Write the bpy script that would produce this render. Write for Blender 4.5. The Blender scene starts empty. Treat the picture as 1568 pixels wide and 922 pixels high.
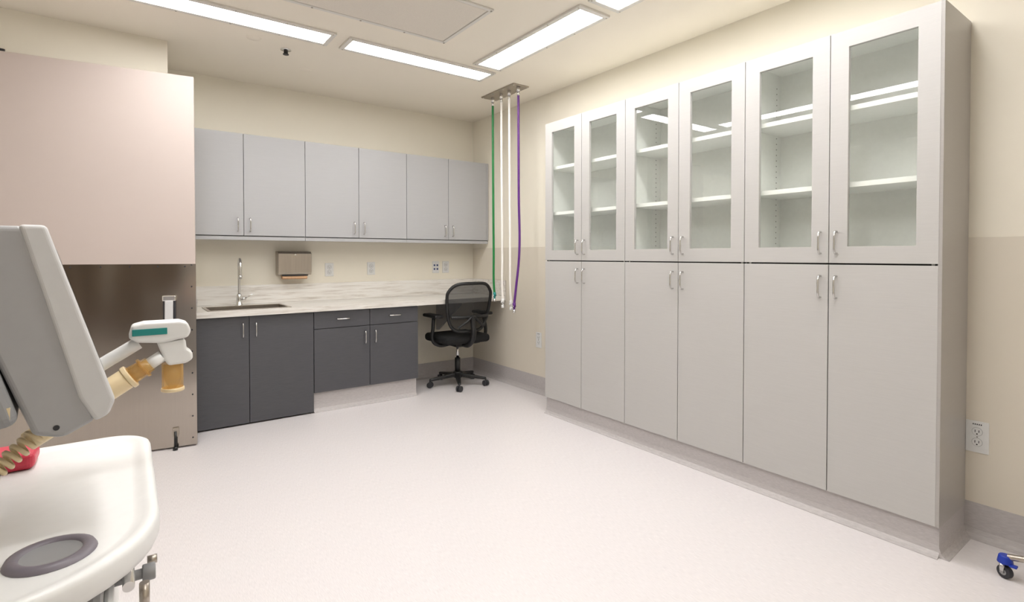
import bpy, bmesh, math, random
from mathutils import Vector, Matrix
random.seed(3)
S = bpy.context.scene
try:
    S.view_settings.view_transform = 'Standard'
    S.view_settings.look = 'None'
except Exception as e:
    print(e)

# ---------------------------------------------------------------- materials
def lin(c):
    return tuple(((v/255)/12.92 if v/255 <= .04045 else (((v/255)+.055)/1.055)**2.4) for v in c) + (1,)

def mat(name, col, rough=.5, metal=0.0, nscale=None, namt=.06, bump=0.0, spec=.5, detail=4, trans=0, emit=None, coat=0, aniso=0):
    m = bpy.data.materials.new(name); m.use_nodes = True
    nt = m.node_tree; b = nt.nodes['Principled BSDF']
    L = lin(col)
    b.inputs['Base Color'].default_value = L
    b.inputs['Roughness'].default_value = rough
    b.inputs['Metallic'].default_value = metal
    b.inputs['Specular IOR Level'].default_value = spec
    b.inputs['Coat Weight'].default_value = coat
    b.inputs['Transmission Weight'].default_value = trans
    if emit:
        b.inputs['Emission Color'].default_value = (emit[0], emit[1], emit[2], 1)
        b.inputs['Emission Strength'].default_value = emit[3]
    if nscale is None: nscale = (40, 40, 40); namt = min(namt, .015)
    tc = nt.nodes.new('ShaderNodeTexCoord'); mp = nt.nodes.new('ShaderNodeMapping')
    mp.inputs['Scale'].default_value = nscale
    nz = nt.nodes.new('ShaderNodeTexNoise'); nz.inputs['Scale'].default_value = 1.0; nz.inputs['Detail'].default_value = detail
    nt.links.new(tc.outputs['Object'], mp.inputs['Vector']); nt.links.new(mp.outputs['Vector'], nz.inputs['Vector'])
    cr = nt.nodes.new('ShaderNodeValToRGB')
    cr.color_ramp.elements[0].position = .3; cr.color_ramp.elements[1].position = .7
    cr.color_ramp.elements[0].color = tuple(v*(1-namt) for v in L[:3]) + (1,)
    cr.color_ramp.elements[1].color = tuple(min(1, v*(1+namt)) for v in L[:3]) + (1,)
    nt.links.new(nz.outputs['Fac'], cr.inputs['Fac']); nt.links.new(cr.outputs['Color'], b.inputs['Base Color'])
    if bump:
        bp = nt.nodes.new('ShaderNodeBump'); bp.inputs['Strength'].default_value = bump; bp.inputs['Distance'].default_value = .002
        nt.links.new(nz.outputs['Fac'], bp.inputs['Height']); nt.links.new(bp.outputs['Normal'], b.inputs['Normal'])
    return m

def mix_transparent(name, tint, surf_col, fac, glossy=False, rough=0.0):
    m = bpy.data.materials.new(name); m.use_nodes = True
    nt = m.node_tree; nt.nodes.clear()
    out = nt.nodes.new('ShaderNodeOutputMaterial'); mx = nt.nodes.new('ShaderNodeMixShader')
    tr = nt.nodes.new('ShaderNodeBsdfTransparent'); tr.inputs[0].default_value = tint
    if glossy:
        sf = nt.nodes.new('ShaderNodeBsdfGlossy'); sf.inputs['Roughness'].default_value = rough
        lw = nt.nodes.new('ShaderNodeLayerWeight'); lw.inputs['Blend'].default_value = .5
        pw = nt.nodes.new('ShaderNodeMath'); pw.operation = 'POWER'; pw.inputs[1].default_value = 5
        ma = nt.nodes.new('ShaderNodeMath'); ma.operation = 'MULTIPLY_ADD'; ma.inputs[1].default_value = .9; ma.inputs[2].default_value = .07
        nt.links.new(lw.outputs['Facing'], pw.inputs[0]); nt.links.new(pw.outputs[0], ma.inputs[0]); nt.links.new(ma.outputs[0], mx.inputs[0])
    else:
        sf = nt.nodes.new('ShaderNodeBsdfPrincipled'); sf.inputs['Roughness'].default_value = rough
        sf.inputs['Base Color'].default_value = surf_col
        mx.inputs[0].default_value = fac
    if glossy: sf.inputs['Color'].default_value = surf_col
    nt.links.new(tr.outputs[0], mx.inputs[1]); nt.links.new(sf.outputs[0], mx.inputs[2]); nt.links.new(mx.outputs[0], out.inputs[0])
    return m

M = {}
M['wall'] = mat('wall_paint', (236, 230, 215), .6, nscale=(3, 3, 3), namt=.01)
M['wains'] = mat('wainscot_panel', (219, 211, 196), .45, nscale=(2, 2, 2), namt=.012)
M['ceil'] = mat('ceiling_paint', (242, 235, 221), .7, nscale=(2, 2, 2), namt=.01)
M['floor'] = mat('vinyl_floor', (218, 213, 213), .30, nscale=(480, 34, 1), namt=.075, bump=.02, detail=2)
M['base'] = mat('cove_base_vinyl', (184, 179, 178), .4, nscale=(40, 40, 260), namt=.09, detail=3)
M['tall'] = mat('laminate_light', (186, 184, 181), .38, nscale=(10, 10, 500), namt=.025, bump=.06)
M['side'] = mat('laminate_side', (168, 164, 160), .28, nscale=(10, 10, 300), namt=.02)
M['upper'] = mat('laminate_grey', (172, 172, 173), .42, nscale=(6, 6, 300), namt=.02, bump=.06)
M['dark'] = mat('laminate_charcoal', (76, 76, 80), .42, nscale=(12, 12, 300), namt=.10, bump=.1)
M['inner'] = mat('cabinet_interior', (248, 249, 245), .5)
M['gap'] = mat('shadow_gap', (50, 48, 46), .8)
M['steel'] = mat('stainless_steel', (176, 168, 158), .3, 1.0, nscale=(60, 60, 4), namt=.05)
M['chrome'] = mat('chrome', (225, 225, 225), .12, 1.0)
M['handle'] = mat('satin_nickel', (205, 204, 202), .25, 1.0)
M['door'] = mat('door_laminate', (196, 183, 176), .45, nscale=(3, 3, 3), namt=.012)
M['doorb'] = mat('door_brown_laminate', (92, 72, 54), .5, nscale=(60, 60, 4), namt=.1)
M['white'] = mat('white_plastic', (222, 222, 220), .35)
M['offwhite'] = mat('outlet_plastic', (240, 238, 230), .4)
M['navy'] = mat('navy_jack', (45, 60, 110), .4)
M['black'] = mat('black_plastic', (22, 22, 23), .45)
M['fabric'] = mat('black_fabric', (16, 16, 17), .9, nscale=(300, 300, 300), namt=.3, bump=.3)
M['paper'] = mat('brown_paper', (196, 156, 120), .8, nscale=(80, 80, 80), namt=.08)
M['green'] = mat('green_hose', (20, 120, 58), .4)
M['purple'] = mat('purple_hose', (92, 36, 122), .4)
M['whose'] = mat('white_hose', (238, 234, 228), .4)
M['teal'] = mat('teal_label', (14, 128, 124), .4)
M['amber'] = mix_transparent('amber_plastic', (1, .88, .62, 1), lin((218, 178, 112)), .42, rough=.2)
M['cream'] = mat('cream_plastic', (226, 206, 166), .4)
M['vgrey'] = mat('equipment_grey', (160, 160, 161), .4)
M['vgrey2'] = mat('equipment_dark_grey', (140, 140, 141), .45)
M['bezel'] = mat('equipment_light_grey', (200, 200, 200), .4)
M['cup'] = mat('cup_grey', (112, 106, 114), .4)
M['red'] = mat('red_plastic', (198, 52, 74), .4)
M['blue'] = mat('blue_plastic', (24, 54, 160), .35)
M['rubber'] = mat('rubber_dark', (48, 48, 52), .6)
M['grille'] = mat('ceiling_panel', (226, 219, 208), .6, nscale=(250, 250, 250), namt=.06)
M['trimw'] = mat('white_metal_trim', (222, 219, 212), .4)
M['screen'] = mat('dark_screen', (20, 22, 26), .12)
M['light'] = mat('light_diffuser', (255, 255, 255), .5, emit=(1.0, .988, .985, 22.5))
M['glass'] = mix_transparent('cabinet_glass', (.965, .98, .965, 1), (1, 1, 1, 1), 0, glossy=True)
M['clear'] = mix_transparent('clear_plastic', (.95, .95, .97, 1), (1, 1, 1, 1), 0, glossy=True, rough=.05)
M['mesh'] = mix_transparent('chair_mesh_fabric', (1, 1, 1, 1), lin((20, 20, 22)), .72, rough=.8)

def brushed():
    m = mat('brushed_stainless_plate', (186, 178, 169), .17, 1.0, nscale=(200, 200, 2), namt=.02)
    nt = m.node_tree; b = nt.nodes['Principled BSDF']
    tc = nt.nodes.new('ShaderNodeTexCoord'); mp = nt.nodes.new('ShaderNodeMapping'); mp.inputs['Scale'].default_value = (3.5, 1, .3)
    nz = nt.nodes.new('ShaderNodeTexNoise'); nz.inputs['Scale'].default_value = 1; nz.inputs['Detail'].default_value = 0
    bp = nt.nodes.new('ShaderNodeBump'); bp.inputs['Strength'].default_value = 1; bp.inputs['Distance'].default_value = .03
    nt.links.new(tc.outputs['Object'], mp.inputs[0]); nt.links.new(mp.outputs[0], nz.inputs['Vector'])
    nt.links.new(nz.outputs['Fac'], bp.inputs['Height']); nt.links.new(bp.outputs[0], b.inputs['Normal'])
    return m
M['brushed'] = brushed()

# marble-ish laminate
def marble():
    m = bpy.data.materials.new('travertine_laminate'); m.use_nodes = True
    nt = m.node_tree; b = nt.nodes['Principled BSDF']; b.inputs['Roughness'].default_value = .35
    tc = nt.nodes.new('ShaderNodeTexCoord'); mp = nt.nodes.new('ShaderNodeMapping'); mp.inputs['Scale'].default_value = (2.2, 14, 36)
    nz = nt.nodes.new('ShaderNodeTexNoise'); nz.inputs['Scale'].default_value = 1.6; nz.inputs['Detail'].default_value = 9; nz.inputs['Roughness'].default_value = .65; nz.inputs['Distortion'].default_value = .6
    cr = nt.nodes.new('ShaderNodeValToRGB'); e = cr.color_ramp.elements
    e[0].position = .30; e[0].color = lin((186, 178, 168)); e[1].position = .56; e[1].color = lin((222, 219, 213))
    x = e.new(.45); x.color = lin((211, 206, 198))
    nt.links.new(tc.outputs['Object'], mp.inputs['Vector']); nt.links.new(mp.outputs[0], nz.inputs['Vector'])
    nt.links.new(nz.outputs['Fac'], cr.inputs['Fac']); nt.links.new(cr.outputs[0], b.inputs['Base Color'])
    return m
M['marble'] = marble()

# ---------------------------------------------------------------- helpers
GL = {}
def group(name, loc=(0, 0, 0), rotz=0, local=False):
    e = bpy.data.objects.new(name, None); e.empty_display_size = .1
    S.collection.objects.link(e); e.location = loc; e.rotation_euler = (0, 0, rotz)
    GL[e] = (Vector(loc), local)
    return e

def attach(o, parent):
    S.collection.objects.link(o)
    if parent is not None:
        o.parent = parent
        loc, local = GL.get(parent, (Vector((0, 0, 0)), True))
        if not local: o.matrix_parent_inverse = Matrix.Translation(-loc)
    return o

def finish(name, bm, m, parent, bevel=0, smooth=False, seg=2):
    bmesh.ops.recalc_face_normals(bm, faces=bm.faces)
    me = bpy.data.meshes.new(name); bm.to_mesh(me); bm.free()
    if m: me.materials.append(M[m])
    if smooth:
        for p in me.polygons: p.use_smooth = True
    o = bpy.data.objects.new(name, me)
    if bevel:
        md = o.modifiers.new('bevel', 'BEVEL'); md.width = bevel; md.segments = seg; md.limit_method = 'ANGLE'
    return attach(o, parent)

def addbox(bm, x0, x1, y0, y1, z0, z1):
    x0, x1 = sorted((x0, x1)); y0, y1 = sorted((y0, y1)); z0, z1 = sorted((z0, z1))
    v = [bm.verts.new(p) for p in [(x0, y0, z0), (x1, y0, z0), (x1, y1, z0), (x0, y1, z0), (x0, y0, z1), (x1, y0, z1), (x1, y1, z1), (x0, y1, z1)]]
    for f in [(0, 3, 2, 1), (4, 5, 6, 7), (0, 1, 5, 4), (1, 2, 6, 5), (2, 3, 7, 6), (3, 0, 4, 7)]:
        bm.faces.new([v[i] for i in f])

def boxes(name, lst, m, parent=None, bevel=0, seg=2):
    bm = bmesh.new()
    for b in lst: addbox(bm, *b)
    return finish(name, bm, m, parent, bevel, seg=seg)

def box(name, x0, x1, y0, y1, z0, z1, m, parent=None, bevel=0, seg=2):
    return boxes(name, [(x0, x1, y0, y1, z0, z1)], m, parent, bevel, seg)

def addcyl(bm, p0, p1, r, r2=None, seg=24):
    p0 = Vector(p0); p1 = Vector(p1); d = p1-p0
    mt = Matrix.Translation((p0+p1)/2) @ d.to_track_quat('Z', 'Y').to_matrix().to_4x4()
    bmesh.ops.create_cone(bm, cap_ends=True, segments=seg, radius1=r, radius2=r if r2 is None else r2, depth=d.length, matrix=mt)

def cyls(name, lst, m, parent=None, bevel=0, seg=24):
    bm = bmesh.new()
    for c in lst: addcyl(bm, c[0], c[1], c[2], c[3] if len(c) > 3 else None, seg)
    o = finish(name, bm, m, parent, bevel)
    for p in o.data.polygons:
        if len(p.vertices) == 4: p.use_smooth = True
    return o

def cyl(name, p0, p1, r, m, parent=None, r2=None, bevel=0, seg=24):
    return cyls(name, [(p0, p1, r, r2)], m, parent, bevel, seg)

def tube(name, pts, r, m, parent=None, cyclic=False, poly=False, bev=4):
    cu = bpy.data.curves.new(name, 'CURVE'); cu.dimensions = '3D'; cu.bevel_depth = r; cu.bevel_resolution = bev; cu.use_fill_caps = True
    cu.resolution_u = 8
    if poly:
        s = cu.splines.new('POLY'); s.points.add(len(pts)-1)
        for i, p in enumerate(pts): s.points[i].co = (*p, 1)
        s.use_smooth = True
    else:
        s = cu.splines.new('BEZIER'); s.bezier_points.add(len(pts)-1)
        for i, p in enumerate(pts):
            b = s.bezier_points[i]; b.co = p; b.handle_left_type = b.handle_right_type = 'AUTO'
    s.use_cyclic_u = cyclic
    cu.materials.append(M[m])
    o = bpy.data.objects.new(name, cu)
    return attach(o, parent)

def prism(name, pts, axis, c0, c1, m, parent=None, bevel=0, seg=2, rot=None):
    """profile pts (a,z) extruded along axis"""
    bm = bmesh.new()
    def P(a, z, c): return (a, c, z) if axis == 'Y' else (c, a, z)
    A = [bm.verts.new(P(a, z, c0)) for a, z in pts]; B = [bm.verts.new(P(a, z, c1)) for a, z in pts]
    bm.faces.new(A); bm.faces.new(B[::-1])
    n = len(pts)
    for i in range(n): bm.faces.new([A[i], B[i], B[(i+1) % n], A[(i+1) % n]])
    if rot: bmesh.ops.rotate(bm, verts=bm.verts, cent=rot[0], matrix=Matrix.Rotation(rot[1], 3, 'Z'))
    return finish(name, bm, m, parent, bevel, seg=seg)

def lathe(name, prof, c, m, parent=None, seg=32):
    bm = bmesh.new(); rings = []
    for r, z in prof:
        if r < 1e-5: rings.append([bm.verts.new((c[0], c[1], c[2]+z))])
        else: rings.append([bm.verts.new((c[0]+r*math.cos(2*math.pi*i/seg), c[1]+r*math.sin(2*math.pi*i/seg), c[2]+z)) for i in range(seg)])
    for a, b in zip(rings, rings[1:]):
        for i in range(seg):
            j = (i+1) % seg
            if len(a) == 1 and len(b) == 1: continue
            if len(a) == 1: bm.faces.new([a[0], b[i], b[j]])
            elif len(b) == 1: bm.faces.new([a[i], a[j], b[0]])
            else: bm.faces.new([a[i], a[j], b[j], b[i]])
    return finish(name, bm, m, parent, smooth=True)

def rrect(x0, x1, y0, y1, rs, n=10):
    """rs radius for corners (x1y1, x0y1, x0y0, x1y0)"""
    out = []
    for (cx, cy, a0, r) in [(x1, y1, 0, rs[0]), (x0, y1, 90, rs[1]), (x0, y0, 180, rs[2]), (x1, y0, 270, rs[3])]:
        ccx = cx - r if cx == x1 else cx + r; ccy = cy - r if cy == y1 else cy + r
        for i in range(n+1):
            a = math.radians(a0+90*i/n); out.append((ccx+r*math.cos(a), ccy+r*math.sin(a)))
    return out

def handle(name, c, axis, n, parent, L=.105):
    c = Vector(c); n = Vector(n); d = Vector((0, 0, 1)) if axis == 'Z' else Vector((1, 0, 0))
    pts = [c-d*L/2, c-d*L/2+n*.018, c-d*L*.42+n*.026, c+n*.03, c+d*L*.42+n*.026, c+d*L/2+n*.018, c+d*L/2]
    return tube(name, pts, .0048, 'handle', parent)

# ---------------------------------------------------------------- room shell
XR, YB, ZC = 3.126, 5.0, 2.76
XL, YF = -2.4, -1.6
XA, YA = .25, 4.36
box('floor', XL-.1, XR+.1, YF-.1, 6.1, -.1, 0, 'floor')
box('ceiling', XL-.1, XR+.1, YF-.1, 6.1, ZC, ZC+.1, 'ceil')
box('wall_right', XR, XR+.1, YF-.1, YB+.1, 0, ZC, 'wall')
box('wall_back', XA-.1, XR, YB, YB+.1, 0, ZC, 'wall')
box('wall_alcove', XA-.1, XA, YA, YB, 0, ZC, 'wall')
boxes('wall_back_left', [(-.86, XA-.1, YA, YA+.12, 0, ZC), (-2.1, -.86, YA, YA+.12, 2.5, ZC), (XL, -2.1, YA, YA+.12, 0, ZC)], 'wall')
box('wall_left', XL-.1, XL, YF, 6.0, 0, ZC, 'wall')
box('wall_front', XL-.1, XR, YF-.1, YF, 0, ZC, 'wall')
box('wall_corridor', XL, XA, 6.0, 6.1, 0, ZC, 'wall')
box('wall_corridor_end', XA-.1, XA, YB+.1, 6.0, 0, ZC, 'wall')
boxes('trim_1', [(-2.1, -2.05, YA-.015, YA+.12, 0, 2.5), (-.91, -.86, YA-.015, YA+.12, 0, 2.5), (-2.05, -.91, YA-.015, YA+.12, 2.45, 2.5)], 'trimw', None, .003)
# wainscot panels
boxes('trim_2', [(XR-.004, XR, YF, .73, .14, 1.365), (XR-.004, XR, 3.315, 4.37, .14, 1.365), (XR-.004, XR, 4.37, YB, 1.03, 1.365), (XR-.004, XR, 4.37, YB, .14, .83)], 'wains', None, .001)
def cove(wallc, s, h=.155):
    pts = [(wallc, 0), (wallc+s*.05, 0), (wallc+s*.05, .002), (wallc+s*.03, .006), (wallc+s*.016, .016), (wallc+s*.008, .035), (wallc+s*.006, .06), (wallc+s*.006, h), (wallc, h)]
    return pts
prism('baseboard_right', cove(XR, -1), 'Y', 3.315, YB, 'base')
prism('baseboard_right_near', cove(XR, -1), 'Y', YF, .73, 'base')
prism('baseboard_back', cove(YB, -1), 'X', 2.165, XR-.006, 'base')
prism('baseboard_back_left', cove(YA, -1), 'X', -.86, XA, 'base')
prism('baseboard_left', cove(XL, 1), 'Y', YF, YA, 'base')
prism('baseboard_front', cove(YF, 1), 'X', -1.08, XR, 'base')
# unseen brown double door, added behind the camera to darken the armor plate reflection
g = group('door_2', (-1.72, YF, 0))
boxes('door_leaves', [(-2.30, -1.722, YF+.012, YF+.05, .01, 2.15), (-1.718, -1.14, YF+.012, YF+.05, .01, 2.15)], 'doorb', g, .003)
boxes('door_frame', [(-2.36, -2.30, YF, YF+.06, 0, 2.21), (-1.14, -1.08, YF, YF+.06, 0, 2.21), (-2.30, -1.14, YF, YF+.06, 2.15, 2.21)], 'steel', g, .003)
cyls('lever_handle', [((-1.78, YF+.05, 1.0), (-1.78, YF+.10, 1.0), .011), ((-1.78, YF+.10, 1.0), (-1.90, YF+.10, 1.0), .009)], 'chrome', g)

# ---------------------------------------------------------------- ceiling fixtures
def strip(x0, x1, y0, y1):
    g = group('ceiling_light', ((x0+x1)/2, (y0+y1)/2, ZC))
    box('diffuser', x0+.012, x1-.012, y0+.012, y1-.012, ZC-.010, ZC-.001, 'light', g)
    t = .022
    boxes('frame', [(x0-t, x1+t, y0-t, y0+.01, ZC-.014, ZC), (x0-t, x1+t, y1-.01, y1+t, ZC-.014, ZC), (x0-t, x0+.01, y0+.01, y1-.01, ZC-.014, ZC), (x1-.01, x1+t, y0+.01, y1-.01, ZC-.014, ZC)], 'trimw', g, .002)
    sc = []
    for i in range(5):
        for (px, py) in ([(x0+(x1-x0)*i/4, y0-t/2-.001), (x0+(x1-x0)*i/4, y1+t/2+.001)] if x1-x0 > y1-y0 else [(x0-t/2-.001, y0+(y1-y0)*i/4), (x1+t/2+.001, y0+(y1-y0)*i/4)]):
            sc.append(((px, py, ZC-.016), (px, py, ZC-.013), .005))
    cyls('screws', sc, 'steel', g, seg=10)
strip(1.26, 2.41, 3.56, 3.75)
strip(-.03, 1.13, 3.56, 3.75)
strip(2.19, 2.40, 2.31, 3.45)
strip(2.19, 2.40, 1.07, 2.20)
strip(-.03, .18, 2.31, 3.45)
strip(-.03, .18, 1.07, 2.20)
strip(-.03, 1.13, .77, .96)
strip(1.26, 2.41, .77, .96)
strip(-2.0, -.9, 5.2, 5.4)  # unseen strip, added so the corridor does not go dark
strip(.3, 1.5, -1.0, -.8)  # added fill light behind the camera, brightens the room

g = group('ceiling_vent', (1.2, 2.93, ZC))
x0, x1, y0, y1 = .6, 1.80, 2.64, 3.25
boxes('frame', [(x0, x1, y0, y0+.025, ZC-.012, ZC), (x0, x1, y1-.025, y1, ZC-.012, ZC), (x0, x0+.025, y0+.025, y1-.025, ZC-.012, ZC), (x1-.025, x1, y0+.025, y1-.025, ZC-.012, ZC)], 'trimw', g, .003)
box('perforated_face', x0+.03, x1-.03, y0+.03, y1-.03, ZC-.009, ZC-.001, 'grille', g)
cyls('screws', [((x0+.0125+(x1-x0-.025)*i/4, yy, ZC-.015), (x0+.0125+(x1-x0-.025)*i/4, yy, ZC-.011), .006) for i in range(5) for yy in (y0+.012, y1-.012)], 'steel', g, seg=10)

g = group('ceiling_sprinkler', (.946, 4.04, ZC))
lathe('escutcheon', [(0, -.004), (.036, -.004), (.036, -.001), (0, 0)], (.946, 4.04, ZC), 'chrome', g)
cyls('sprinkler_head', [((.946, 4.04, ZC-.03), (.946, 4.04, ZC-.003), .014), ((.946, 4.04, ZC-.036), (.946, 4.04, ZC-.031), .02)], 'black', g)
for px, py in ((1.17, 4.37), (.72, 3.95)):
    lathe('ceiling_cover_plate', [(0, -.006), (.04, -.006), (.046, 0)], (px, py, ZC), 'ceil')

# ---------------------------------------------------------------- medical gas panel
g = group('medical_gas_hose_drop', (2.775, 3.9, ZC))
boxes('ceiling_plate', [(2.69, 2.86, 3.655, 4.16, ZC-.012, ZC)], 'steel', g, .003)
cyls('plate_screws', [((x, y, ZC-.015), (x, y, ZC-.011), .006) for x in (2.705, 2.845) for y in (3.67, 3.83, 3.99, 4.145)], 'chrome', g, seg=10)
HO = [('green', 4.095, .93, .02, 'teal'), ('whose', 3.956, .88, .015, 'white'), ('whose', 3.834, .87, .02, 'white'), ('purple', 3.698, .86, -.03, 'purple')]
for i, (c, y, zb, dx, cc) in enumerate(HO):
    x = 2.775
    cyls('ceiling_fitting_%d' % i, [((x, y, ZC-.05), (x, y, ZC-.011), .016), ((x, y, ZC-.085), (x, y, ZC-.05), .012)], 'chrome', g)
    pts = [(x, y, ZC-.07), (x+.002, y, 2.3), (x+.008, y+.004, 1.8), (x+.010, y+.0, 1.3), (x+dx*.6, y+(.01 if c == 'purple' else 0), 1.0), (x+dx, y+(.02 if c == 'purple' else 0), zb)]
    tube('hose_%d' % i, pts, .0105, c, g)
    ex, ey = pts[-1][0], pts[-1][1]
    cyls('connector_%d' % i, [((ex, ey, zb-.03), (ex, ey, zb+.01), .014), ((ex, ey, zb-.05), (ex, ey, zb-.03), .009)], cc, g)
    cyls('connector_tip_%d' % i, [((ex, ey, zb-.075), (ex, ey, zb-.05), .013), ((ex-.02, ey, zb-.02), (ex+.02, ey, zb-.02), .006)], 'chrome' if c != 'whose' else 'white', g)

# ---------------------------------------------------------------- tall cabinets
FX = 2.758
TY = [.734, 1.165, 1.599, 2.031, 2.462, 2.889, 3.312]
for k in range(3):
    a, m_, b = TY[2*k], TY[2*k+1], TY[2*k+2]
    g = group('tall_storage_cabinet', (FX+.18, m_, 0))
    t = .018; bx = XR-.006
    e0 = a+.004 if k == 0 else a+.001
    boxes('carcass', [(FX+.021, bx, e0, a+t, .13, 2.345), (FX+.021, bx, b-t, b-.001, .13, 2.345),
                      (bx-.01, bx, a+t, b-t, .13, 2.345), (FX+.021, bx-.01, a+t, b-t, 2.327, 2.345),
                      (FX+.021, bx-.01, a+t, b-t, .13, .148), (FX+.021, bx-.01, a+t, b-t, 1.225, 1.262)], 'inner', g)
    boxes('shelves', [(FX+.04, bx-.011, a+t+.001, b-t-.001, z-.012, z+.012) for z in (1.62, 1.985)] + [(FX+.04, bx-.011, a+t+.001, b-t-.001, z-.01, z+.01) for z in (.5, .85)], 'inner', g, .001)
    pins = []
    for yy, s in ((a+t, 1), (b-t, -1)):
        for xx in (FX+.07, bx-.06):
            for i in range(30):
                z = 1.32+i*.032
                pins.append(((xx, yy+s*.0002, z), (xx, yy+s*.0012, z), .003))
    cyls('shelf_pin_holes', pins, 'gap', g, seg=8)
    boxes('gap_backing', [(FX+.0205, FX+.0215, a+.001, a+t, .135, 2.345), (FX+.0205, FX+.0215, b-t, b-.001, .135, 2.345), (FX+.0205, FX+.0215, a+.03, b-.03, 1.226, 1.26), (FX+.0205, FX+.0215, m_-.012, m_+.012, .15, 1.225)], 'gap', g)
    for j, (y0, y1) in enumerate(((a, m_), (m_, b))):
        y0 += .002; y1 -= .002
        if k == 0 and j == 0: y0 = a+.001
        box('lower_door_%d' % j, FX, FX+.02, y0, y1, .132, 1.238, 'tall', g, .0015)
        f = .079
        z0, z1 = 1.246, 2.345
        boxes('upper_door_frame_%d' % j, [(FX, FX+.02, y0, y0+f, z0, z1), (FX, FX+.02, y1-f, y1, z0, z1), (FX, FX+.02, y0+f, y1-f, z0, z0+f), (FX, FX+.02, y0+f, y1-f, z1-f, z1)], 'tall', g)
        bm = bmesh.new(); bm.faces.new([bm.verts.new(q) for q in [(FX+.011, y0+f-.002, z0+f-.002), (FX+.011, y0+f-.002, z1-f+.002), (FX+.011, y1-f+.002, z1-f+.002), (FX+.011, y1-f+.002, z0+f-.002)]])
        finish('glass_pane_%d' % j, bm, 'glass', g)
        hy = m_-.036 if j == 0 else m_+.036
        handle('upper_handle_%d' % j, (FX, hy, 1.345), 'Z', (-1, 0, 0), g)
        handle('lower_handle_%d' % j, (FX, hy, 1.13), 'Z', (-1, 0, 0), g)
    if k == 0:
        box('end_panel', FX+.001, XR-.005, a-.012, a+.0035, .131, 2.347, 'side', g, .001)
    cv = [(bx, 0), (FX-.012, 0), (FX-.012, .003), (FX+.004, .008), (FX+.014, .022), (FX+.018, .05), (FX+.018, .13), (bx, .13)]
    prism('toe_kick', cv, 'Y', a-.010 if k == 0 else a, b, 'base', g)
    if k == 0:
        prism('toe_kick_side_cove', [(a-.01, 0), (a-.045, 0), (a-.045, .003), (a-.03, .007), (a-.018, .018), (a-.0105, .045), (a-.0105, .13), (a-.01, .13)], 'X', FX+.012, XR-.005, 'base', g)

# ---------------------------------------------------------------- wall cabinets
WY = 4.69
WX = [.29, .772, 1.247, 1.715, 2.183, 2.639, 3.098]
for k in range(3):
    a, m_, b = WX[2*k], WX[2*k+1], WX[2*k+2]
    g = group('wall_cabinet', (m_, WY+.15, 1.85))
    aa = XA+.002 if k == 0 else a+.001; bb = XR-.006 if k == 2 else b-.001
    box('carcass', aa, bb, WY+.021, YB-.002, 1.415, 2.255, 'upper', g)
    box('gap_backing', aa+.002, bb-.002, WY+.0205, WY+.022, 1.44, 2.254, 'gap', g)
    boxes('light_valance', [(aa, bb, WY+.008, WY+.03, 1.408, 1.437)], 'upper', g, .001)
    if k == 0: box('left_filler', XA+.002, a-.002, WY, WY+.02, 1.444, 2.257, 'upper', g)
    if k == 2: box('right_filler', b+.001, XR-.005, WY+.002, WY+.02, 1.444, 2.257, 'upper', g)
    for j, (x0, x1) in enumerate(((a, m_), (m_, b))):
        box('door_%d' % j, x0+.0018, x1-.0018, WY, WY+.02, 1.444, 2.257, 'upper', g, .0015)
        handle('handle_%d' % j, ((m_-.045 if j == 0 else m_+.045), WY, 1.53), 'Z', (0, -1, 0), g)

# ---------------------------------------------------------------- base cabinets
BY = 4.405
g = group('sink_base_cabinet', (.74, 4.7, 0))
box('carcass', XA+.002, 1.231, BY+.021, 4.42+.02, .015, .828, 'gap', g)
boxes('carcass_panels', [(XA+.002, XA+.02, BY+.035, YB-.002, 0, .828), (1.213, 1.231, BY+.021, YB-.002, 0, .828), (XA+.02, 1.213, BY+.06, YB-.002, 0, .02)], 'dark', g)
box('door_0', XA+.004, .754, BY, BY+.02, .012, .822, 'dark', g, .0015)
box('door_1', .758, 1.2295, BY, BY+.02, .012, .822, 'dark', g, .0015)
handle('handle_0', (.756-.045, BY, .72), 'Z', (0, -1, 0), g)
handle('handle_1', (.756+.045, BY, .72), 'Z', (0, -1, 0), g)
g = group('drawer_base_cabinet', (1.7, 4.7, 0))
box('carcass', 1.233, 2.158, BY+.022, YB-.002, .165, .828, 'dark', g)
box('gap_backing', 1.236, 2.155, BY+.0205, BY+.0225, .168, .826, 'gap', g)
X3 = [1.2326, 1.703, 2.160]
for j in range(2):
    x0, x1 = X3[j]+.002, X3[j+1]-.002
    box('door_%d' % j, x0, x1, BY, BY+.02, .163, .680, 'dark', g, .0015)
    box('drawer_%d' % j, x0, x1, BY, BY+.02, .685, .822, 'dark', g, .0015)
    handle('door_handle_%d' % j, (1.703+(-.045 if j == 0 else .045), BY, .585), 'Z', (0, -1, 0), g)
    handle('drawer_handle_%d' % j, ((x0+x1)/2, BY, .757), 'X', (0, -1, 0), g)
prism('toe_kick', [(YB-.005, 0), (BY-.005, 0), (BY-.005, .003), (BY+.012, .01), (BY+.022, .03), (BY+.025, .06), (BY+.025, .164), (YB-.005, .164)], 'X', 1.234, 2.15, 'base', g)

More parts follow.
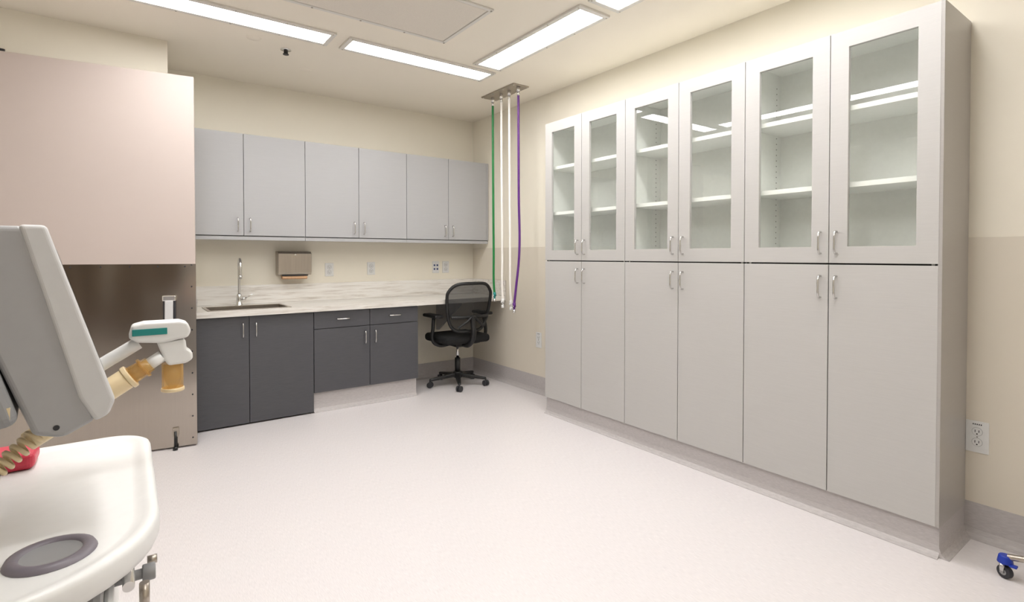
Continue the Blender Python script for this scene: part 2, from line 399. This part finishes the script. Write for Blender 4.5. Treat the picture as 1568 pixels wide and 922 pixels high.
# ---------------------------------------------------------------- countertop
g = group('countertop', (1.7, 4.7, .85))
sx0, sx1, sy0, sy1 = .50, 1.06, 4.46, 4.80
cx0, cx1, cy0 = XA+.001, XR-.005, 4.372
boxes('slab', [(cx0, sx0, cy0, YB-.001, .829, .87), (sx1, cx1, cy0, YB-.001, .829, .87), (sx0, sx1, cy0, sy0, .829, .87), (sx0, sx1, sy1, YB-.001, .829, .87)], 'marble', g)
boxes('backsplash', [(cx0, cx1, YB-.022, YB-.001, .871, 1.03), (cx1-.018, cx1, cy0, YB-.0225, .871, 1.03), (cx0, cx0+.018, cy0+.02, YB-.0225, .871, 1.03)], 'marble', g, .001)
prism('support_bracket', [(YB-.003, .828), (4.5, .828), (4.5, .80), (YB-.04, .50), (YB-.003, .50)], 'X', 2.66, 2.68, 'upper', g)
g = group('sink', (.78, 4.63, .87))
boxes('rim', [(sx0-.014, sx1+.014, sy0-.014, sy0+.008, .8705, .875), (sx0-.014, sx1+.014, sy1-.008, sy1+.014, .8705, .875), (sx0-.014, sx0+.008, sy0, sy1, .8705, .875), (sx1-.008, sx1+.014, sy0, sy1, .8705, .875)], 'steel', g, .002)
t = .004
boxes('bowl', [(sx0+t, sx1-t, sy0+t, sy0+2*t, .68, .872), (sx0+t, sx1-t, sy1-2*t, sy1-t, .68, .872), (sx0+t, sx0+2*t, sy0+t, sy1-t, .68, .872), (sx1-2*t, sx1-t, sy0+t, sy1-t, .68, .872), (sx0+t, sx1-t, sy0+t, sy1-t, .676, .68)], 'steel', g)
lathe('drain', [(0, .003), (.03, .003), (.042, .006), (.042, 0)], (.78, 4.63, .68), 'chrome', g)

g = group('faucet', (.742, 4.86, .87))
fx, fy = .76, 4.86
lathe('base_body', [(0.03, 0), (.03, .006), (.024, .012), (.022, .05), (.02, .085), (.012, .10), (0, .10)], (fx, fy, .871), 'chrome', g)
arc = [(fx, fy, .95), (fx, fy, 1.10), (fx, fy, 1.18)]
for i in range(1, 10):
    a = math.pi*i/9
    arc.append((fx-.012*i/9, fy-.07+.07*math.cos(a), 1.18+.075*math.sin(a)))
arc.append((fx-.013, fy-.14, 1.12))
tube('gooseneck_spout', arc, .0105, 'chrome', g)
cyl('aerator', (fx-.013, fy-.14, 1.095), (fx-.013, fy-.14, 1.125), .014, 'chrome', g)
cyls('lever_handle', [((fx+.015, fy, .925), (fx+.05, fy, .925), .014), ((fx+.045, fy, .925), (fx+.10, fy-.02, .965), .006, .005)], 'chrome', g)

g = group('soap_bottle', (.33, 4.62, .87))
lathe('bottle', [(0, 0), (.028, 0), (.03, .006), (.03, .08), (.024, .095), (.011, .105), (.011, .115), (0, .115)], (.33, 4.62, .8712), 'clear', g)
cyls('pump', [((.33, 4.62, .985), (.33, 4.62, 1.0), .013), ((.33, 4.62, 1.0), (.33, 4.62, 1.03), .004)], 'white', g)
tube('pump_nozzle', [(.33, 4.62, 1.03), (.345, 4.60, 1.033), (.362, 4.58, 1.024)], .005, 'white', g)
lathe('drinking_cup', [(0, 0), (.026, 0), (.032, .09), (.030, .09), (.024, .004), (0, .004)], (.40, 4.52, .8712), 'clear')

# ---------------------------------------------------------------- paper towel dispenser
g = group('paper_towel_dispenser', (1.21, 4.95, 1.2))
dx0, dx1, df = 1.072, 1.352, 4.89
prism('steel_housing', [(YB-.001, 1.112), (df+.012, 1.112), (df, 1.135), (df, 1.30), (df+.02, 1.318), (YB-.001, 1.322)], 'X', dx0, dx1, 'steel', g, .004, 3)
cyl('lock', (1.212, df-.004, 1.29), (1.212, df+.002, 1.29), .009, 'chrome', g)
boxes('slot_lip', [(dx0+.03, dx1-.03, df+.004, df+.012, 1.104, 1.113)], 'gap', g)
prism('folded_paper', [(df+.02, 1.075), (df+.005, 1.085), (df+.015, 1.1115), (df+.07, 1.1115), (df+.06, 1.08)], 'X', dx0+.035, dx1-.035, 'paper', g, .002)

# ---------------------------------------------------------------- outlets
def outlet_back(x, z, kind, s=1):
    nm = 'data_outlet' if kind == 'data' else 'wall_outlet'
    g = group(nm, (x, YB, z)); w, h = .040, .062
    box('cover_plate', x-w, x+w, YB-.007, YB-.001, z-h, z+h, 'white', g, .003)
    if kind == 'data':
        boxes('jacks', [(x+dx-.009, x+dx+.009, YB-.009, YB-.006, z+dz-.009, z+dz+.009) for dx in (-.017, .017) for dz in (-.02, .02)], 'navy', g)
    else:
        for dz in (-.024, .024):
            cyl('receptacle_groove', (x, YB-.0078, z+dz), (x, YB-.006, z+dz), .0195, 'vgrey', g)
            cyl('receptacle', (x, YB-.009, z+dz), (x, YB-.006, z+dz), .017, 'white', g)
            boxes('slots', [(x-.008, x-.005, YB-.0097, YB-.0088, z+dz-.004, z+dz+.006), (x+.005, x+.008, YB-.0097, YB-.0088, z+dz-.004, z+dz+.006)], 'black', g)
            cyl('ground_hole', (x, YB-.0097, z+dz-.009), (x, YB-.0088, z+dz-.009), .0025, 'black', g, seg=10)
outlet_back(1.541, 1.152, 'p'); outlet_back(1.946, 1.158, 'p'); outlet_back(2.656, 1.162, 'data'); outlet_back(2.775, 1.162, 'p')
def outlet_right(y, z):
    g = group('wall_outlet', (XR, y, z)); X = XR-.004; w, h = .041, .072
    box('cover_plate', X-.006, X-.0005, y-w, y+w, z-h, z+h, 'white', g, .003)
    for dz in (-.024, .024):
        cyl('receptacle', (X-.0085, y, z+dz), (X-.005, y, z+dz), .018, 'white', g)
        cyl('receptacle_groove', (X-.0068, y, z+dz), (X-.0055, y, z+dz), .0195, 'vgrey', g)
        boxes('slots', [(X-.0092, X-.0083, y-.008, y-.0055, z+dz-.003, z+dz+.008), (X-.0092, X-.0083, y+.0055, y+.008, z+dz-.003, z+dz+.008)], 'black', g)
        cyl('ground_hole', (X-.0092, y, z+dz-.010), (X-.0083, y, z+dz-.010), .003, 'black', g, seg=10)
    cyl('plate_screw', (X-.007, y, z), (X-.0055, y, z), .003, 'handle', g, seg=10)
    boxes('circuit_label', [(X-.0066, X-.0058, y-.016+i*.007, y-.012+i*.007, z+.054, z+.060) for i in range(5)], 'rubber', g)
outlet_right(.681, .458); outlet_right(3.837, .493)

# ---------------------------------------------------------------- door
g = group('door_1', (.381, 4.121, 0), math.radians(-8.4), local=True)
W = 1.22; H = 2.477
box('door_leaf', -W, 0, .004, .048, .012, H, 'door', g, .002)
box('armor_plate', -W+.004, .001, .0005, .0035, .012, 1.227, 'brushed', g)
box('edge_guard', .0005, .0025, .001, .048, .012, 1.227, 'brushed', g)
sc = [((-.022, -.0015, .06+i*.145), (-.022, .001, .06+i*.145), .005) for i in range(9)] + [((-.06-i*.15, -.0015, 1.21), (-.06-i*.15, .001, 1.21), .005) for i in range(8)]
cyls('plate_screws', sc, 'rubber', g, seg=10)
prism('paddle_latch_base', [(-.001, .85), (-.018, .855), (-.03, .94), (-.03, 1.0), (-.001, 1.005)], 'X', -.182, -.112, 'rubber', g, .004)
prism('paddle_latch_lever', [(-.031, .985), (-.05, .99), (-.062, .87), (-.054, .835), (-.045, .87)], 'X', -.17, -.124, 'bezel', g, .004)
boxes('latch_head', [(-.185, -.109, -.045, -.001, .985, 1.022)], 'chrome', g, .006)
cyls('kick_down_stop', [((-.12, -.03, .012), (-.12, -.02, .12), .008), ((-.12, -.034, 0), (-.12, -.03, .022), .014)], 'black', g)
boxes('stop_bracket', [(-.138, -.102, -.022, 0, .085, .14)], 'steel', g, .003)
cyls('hinges', [((-W-.006, .0, z), (-W-.006, .0, z+.12), .009) for z in (.25, 1.2, 2.15)], 'steel', g)
tube('closer_arm', [(-W+.02, .03, H+.03), (-W+.15, .02, H+.02), (-W+.27, .01, H+.006)], .009, 'rubber', g)

# ---------------------------------------------------------------- office chair
g = group('office_chair', (2.66, 4.55, 0), 0, local=True)
bm = bmesh.new()
angs = [math.radians(-117+72*k) for k in range(5)]
for a in angs:
    c, s = math.cos(a), math.sin(a)
    def P(r, w, z): return (c*r - s*w, s*r + c*w, z)
    v = [bm.verts.new(P(*q)) for q in [(.02, -.028, .085), (.02, .028, .085), (.29, .015, .062), (.29, -.015, .062), (.02, -.024, .125), (.02, .024, .125), (.29, .012, .085), (.29, -.012, .085)]]
    for f in [(0, 3, 2, 1), (4, 5, 6, 7), (0, 1, 5, 4), (1, 2, 6, 5), (2, 3, 7, 6), (3, 0, 4, 7)]: bm.faces.new([v[i] for i in f])
addcyl(bm, (0, 0, .075), (0, 0, .135), .045)
finish('star_base', bm, 'black', g, .006)
cs = []
for a in angs:
    cx, cy = .285*math.cos(a), .285*math.sin(a); b_ = a+.9
    nx, ny = math.cos(b_), math.sin(b_)
    cs += [((cx+nx*.006, cy+ny*.006, .0285), (cx+nx*.024, cy+ny*.024, .0285), .028), ((cx-nx*.024, cy-ny*.024, .0285), (cx-nx*.006, cy-ny*.006, .0285), .028), ((cx, cy, .03), (cx, cy, .075), .008)]
cyls('casters', cs, 'rubber', g, .002)
cyl('gas_lift_cover', (0, 0, .13), (0, 0, .27), .027, 'black', g)
cyl('gas_lift_rod', (0, 0, .26), (0, 0, .41), .014, 'chrome', g)
boxes('tilt_mechanism', [(-.09, .09, -.13, .12, .395, .435)], 'black', g, .012, 3)
tube('height_lever', [(.05, .02, .415), (.2, .03, .41), (.27, .02, .395)], .006, 'black', g)
bm = bmesh.new(); addbox(bm, -.25, .25, -.22, .24, .435, .515)
o = finish('seat_cushion', bm, 'fabric', g, .035, seg=5)
for sx in (-1, 1):
    tube('arm_support_%d' % (sx+1), [(sx*.08, -.04, .425), (sx*.24, -.04, .425), (sx*.295, -.04, .47), (sx*.295, -.045, .60), (sx*.28, -.03, .69)], .017, 'black', g)
    boxes('arm_pad_%d' % (sx+1), [(sx*.28-.045, sx*.28+.045, -.15, .12, .69, .722)], 'black', g, .014, 4)
def backpt(u, v):   # u -1..1, v 0..1
    w = .185+.06*math.sin(min(1, v*1.25)*math.pi/2) - .03*max(0, v-.8)/.2
    x = u*w
    z = .56+.46*v
    y = -.235-.06*v + .055*u*u
    return (x, y, z)
outl = []
for i in range(40):
    a = 2*math.pi*i/40; ca, sa = math.cos(a), math.sin(a)
    p = .42
    u = math.copysign(abs(ca)**p, ca); v = .5+.5*math.copysign(abs(sa)**p, sa)
    outl.append(backpt(u, v))
tube('back_frame', outl, .0155, 'black', g, cyclic=True)
bm = bmesh.new(); G = []
for j in range(13):
    row = []
    for i in range(13):
        v = .03+.94*j/12; lim = 1.0-.10*max(0, abs(v-.5)-.38)/.12
        row.append(bm.verts.new(backpt((-1+2*i/12)*lim*.98, v)))
    G.append(row)
for j in range(12):
    for i in range(12): bm.faces.new([G[j][i], G[j][i+1], G[j+1][i+1], G[j+1][i]])
finish('back_mesh', bm, 'mesh', g, smooth=True)
tube('lumbar_bar', [(x_, -.275+.055*(x_/.22)**2, .70) for x_ in (-.2, -.1, 0, .1, .2)], .016, 'black', g)
tube('back_strut', [(0, -.10, .415), (0, -.22, .43), (0, -.30, .52), (0, -.29, .64), (0, -.285, .71)], .024, 'black', g)
tube('back_brace', [(-.14, -.25, .60), (-.06, -.285, .66), (0, -.29, .70), (.06, -.285, .66), (.14, -.25, .60)], .012, 'black', g)

# ---------------------------------------------------------------- anesthesia / ventilator cart
g = group('anesthesia_machine', (-.25, 1.2, 0))
bm = bmesh.new(); loops = []
TX0, TX1, TY0, TY1 = -.60, .044, .855, 1.56
for ins, z in [(.06, .800), (.022, .805), (.004, .816), (0, .826), (0, .846), (.003, .853), (.008, .856), (.015, .856), (.022, .8535), (.030, .8506), (.036, .850)]:
    L_ = rrect(TX0+ins, TX1-ins, TY0+ins, TY1-ins, (max(.02, .085-ins), .07-ins*.8, .07-ins*.8, max(.03, .22-ins)))
    loops.append([bm.verts.new((x, y, z)) for x, y in L_])
for A, B in zip(loops, loops[1:]):
    n = len(A)
    for i in range(n): bm.faces.new([A[i], A[(i+1) % n], B[(i+1) % n], B[i]])
bm.faces.new(loops[0][::-1]); bm.faces.new(loops[-1])
o = finish('work_tray', bm, 'white', g, smooth=True)
o.data.polygons[-1].use_smooth = False
cc = (-.089, .997, .850)
lathe('cup_holder_ring', [(.034, .0005), (.036, .006), (.042, .008), (.050, .006), (.053, .0005)], cc, 'cup', g)
lathe('cup_holder_well', [(.036, .004), (.030, .002), (0, .0012)], cc, 'vgrey2', g)
box('cart_body', -.55, -.03, .92, 1.48, .20, .803, 'vgrey', g, .02, 3)
boxes('drawer_fronts', [(-.031, -.018, .95, 1.45, z, z+.17) for z in (.24, .43, .60)], 'white', g, .006)
boxes('cart_base', [(-.62, .0, .88, 1.52, .10, .20)], 'vgrey2', g, .03, 4)
cs = []
for x in (-.57, -.05):
    for y in (.93, 1.47):
        cs += [((x-.014, y, .05), (x+.014, y, .05), .05), ((x, y, .05), (x, y, .12), .012)]
cyls('casters', cs, 'rubber', g)
cyls('clamp_knobs', [((-.02, 1.04, .765), (.03, 1.04, .765), .008), ((.018, 1.04, .765), (.036, 1.04, .765), .013)], 'vgrey2', g, .002)
cyls('clamp_brass_pins', [((.02, 1.0, .72), (.02, 1.0, .77), .007), ((.026, 1.09, .76), (.04, 1.09, .76), .007)], 'steel', g)
cyl('side_rail', (.0, .99, .775), (.0, 1.48, .775), .008, 'chrome', g)
# monitor
RT = (Vector((-.05, 1.05, 1.15)), math.radians(5.5))
prism('monitor_bezel', [(-.094, 1.326), (-.0135, 1.050), (-.022, 1.028), (-.040, 1.020), (-.060, 1.060), (-.125, 1.326)], 'Y', 1.05, 1.36, 'bezel', g, .006, 4, RT)
prism('monitor_shell', [(-.118, 1.324), (-.038, 1.022), (-.078, 1.002), (-.112, 1.012), (-.215, 1.324)], 'Y', 1.053, 1.357, 'vgrey', g, .008, 4, RT)
prism('monitor_rear_housing', [(-.20, 1.30), (-.125, 1.035), (-.20, 1.02), (-.33, 1.06), (-.36, 1.27)], 'Y', 1.04, 1.34, 'vgrey2', g, .015, 4, RT)
bm = bmesh.new()
def sp(t_, y): return (-.094+.0805*t_+.0012, y, 1.326-.276*t_+.0004)
bm.faces.new([bm.verts.new(sp(*q)) for q in [(.13, 1.10), (.87, 1.10), (.87, 1.31), (.13, 1.31)]])
bmesh.ops.rotate(bm, verts=bm.verts, cent=RT[0], matrix=Matrix.Rotation(RT[1], 3, 'Z'))
finish('monitor_screen', bm, 'screen', g)
cyl('housing_screw', (-.086, 1.0485, 1.020), (-.086, 1.056, 1.020), .004, 'rubber', g)
boxes('rating_label', [(-.20, -.135, 1.034, 1.0395, 1.045, 1.062)], 'cream', g)
boxes('monitor_arm', [(-.40, -.34, 1.12, 1.28, 1.08, 1.20)], 'vgrey2', g, .01)
box('monitor_column', -.46, -.39, 1.15, 1.25, .85, 1.35, 'vgrey', g, .015, 3)
boxes('monitor_top_bracket', [(-.30, -.17, 1.12, 1.24, 1.31, 1.335)], 'white', g, .006)
# coiled cord
pts = []
A = Vector((-.30, 1.10, .872)); B = Vector((-.115, 1.17, .99)); N = 22
ax = (B-A).normalized(); u_ = ax.cross(Vector((0, 0, 1))).normalized(); w_ = ax.cross(u_)
for i in range(N*12+1):
    t_ = i/(N*12); a = 2*math.pi*i/12
    c = A.lerp(B, t_)+Vector((0, 0, -.02*math.sin(math.pi*t_)))
    pts.append(tuple(c+u_*.012*math.cos(a)+w_*.012*math.sin(a)))
pts.append((-.13, 1.19, 1.03))
tube('coiled_cord', pts, .0036, 'cream', g, poly=True, bev=3)
bm = bmesh.new(); addbox(bm, -.34, -.15, 1.42, 1.51, .8505, .885)
finish('red_accessory_case', bm, 'red', g, .012, seg=4)
# breathing circuit sensor
Y0 = 1.30
tube('sensor_support_tube', [(-.16, Y0, 1.05), (-.06, Y0, 1.058), (-.02, Y0, 1.080), (.02, Y0, 1.105)], .0125, 'white', g)
prism('sensor_head', [(.004, 1.118), (.010, 1.142), (.03, 1.147), (.09, 1.147), (.104, 1.142), (.110, 1.125), (.104, 1.112), (.06, 1.104), (.02, 1.108)], 'Y', Y0-.026, Y0+.026, 'white', g, .005, 3)
boxes('teal_label', [(.010, .068, Y0-.0275, Y0-.0255, 1.122, 1.135)], 'teal', g, .0008)
prism('sensor_body', [(.050, 1.106), (.100, 1.108), (.102, 1.088), (.112, 1.080), (.113, 1.066), (.102, 1.058), (.070, 1.056), (.062, 1.07)], 'Y', Y0-.022, Y0+.022, 'white', g, .005, 3)
cyls('water_trap', [((.078, Y0, 1.008), (.078, Y0, 1.058), .019)], 'amber', g)
cyls('water_trap_cap', [((.078, Y0, 1.000), (.078, Y0, 1.008), .021)], 'cream', g, .002)
d = Vector((.08, 0, .052)).normalized(); p = Vector((-.045, Y0-.01, 1.008))
cyls('cream_connector', [(p, p+d*.055, .021, .021), (p+d*.055, p+d*.064, .024), (p-d*.12, p, .018, .019)], 'cream', g, .002)
cyls('amber_connector', [(p+d*.064, p+d*.10, .018, .015), (p+d*.085, p+d*.09, .021)], 'amber', g)
cyls('sensor_coupling', [(p+d*.09, p+d*.125, .012)], 'white', g)

# ---------------------------------------------------------------- IV stand with blue feet
g = group('iv_stand', (2.79, .255, 0), 0, local=True)
an = [math.radians(85+72*k) for k in range(5)]
R = .27
for i, a in enumerate(an):
    c, s = math.cos(a), math.sin(a)
    tube('leg_%d' % i, [(c*.02, s*.02, .13), (c*.15, s*.15, .115), (c*(R-.01), s*(R-.01), .088)], .012, 'steel', g)
    fo = cyls('blue_foot_%d' % i, [((c*R, s*R, .060), (c*R, s*R, .092), .026, .020)], 'blue', g, .004)
    b_ = a+1.2; nx, ny = math.cos(b_), math.sin(b_); tx, ty = -ny, nx
    cx, cy = c*R+tx*.0, s*R+ty*.0
    cyls('caster_fork_%d' % i, [((cx+nx*.014, cy+ny*.014, .024), (cx+nx*.017, cy+ny*.017, .062), .008), ((cx-nx*.017, cy-ny*.017, .024), (cx-nx*.014, cy-ny*.014, .062), .008)], 'handle', g)
    cyls('caster_wheel_%d' % i, [((cx-nx*.011, cy-ny*.011, .025), (cx+nx*.011, cy+ny*.011, .025), .025)], 'rubber', g, .003)
    cyls('caster_hub_%d' % i, [((cx-nx*.012, cy-ny*.012, .025), (cx+nx*.012, cy+ny*.012, .025), .012)], 'vgrey', g)
    boxes('brake_tab_%d' % i, [(cx+tx*.03-.012, cx+tx*.03+.012, cy+ty*.03-.012, cy+ty*.03+.012, .058, .066)], 'blue', g, .003)
cyl('hub', (0, 0, .10), (0, 0, .17), .035, 'blue', g)
cyl('pole', (0, 0, .15), (0, 0, 1.9), .011, 'chrome', g)
tube('hooks', [(-.08, 0, 1.95), (-.07, 0, 1.9), (0, 0, 1.9), (.07, 0, 1.9), (.08, 0, 1.95)], .004, 'chrome', g)

# ---------------------------------------------------------------- world + camera
w = bpy.data.worlds.new('world'); S.world = w; w.use_nodes = True
w.node_tree.nodes['Background'].inputs[0].default_value = (.9, .9, .92, 1); w.node_tree.nodes['Background'].inputs[1].default_value = .3
cam = bpy.data.cameras.new('camera'); co = bpy.data.objects.new('camera', cam); S.collection.objects.link(co)
cam.sensor_width = 36; cam.lens = 810/1568*36
pitch = .9
cam.shift_y = -(461-392-810*math.tan(math.radians(pitch)))/1568
co.location = (0, 0, 1.28)
co.rotation_euler = (math.radians(90-pitch), 0, math.radians(-36.2))
cam.clip_start = .02
S.camera = co
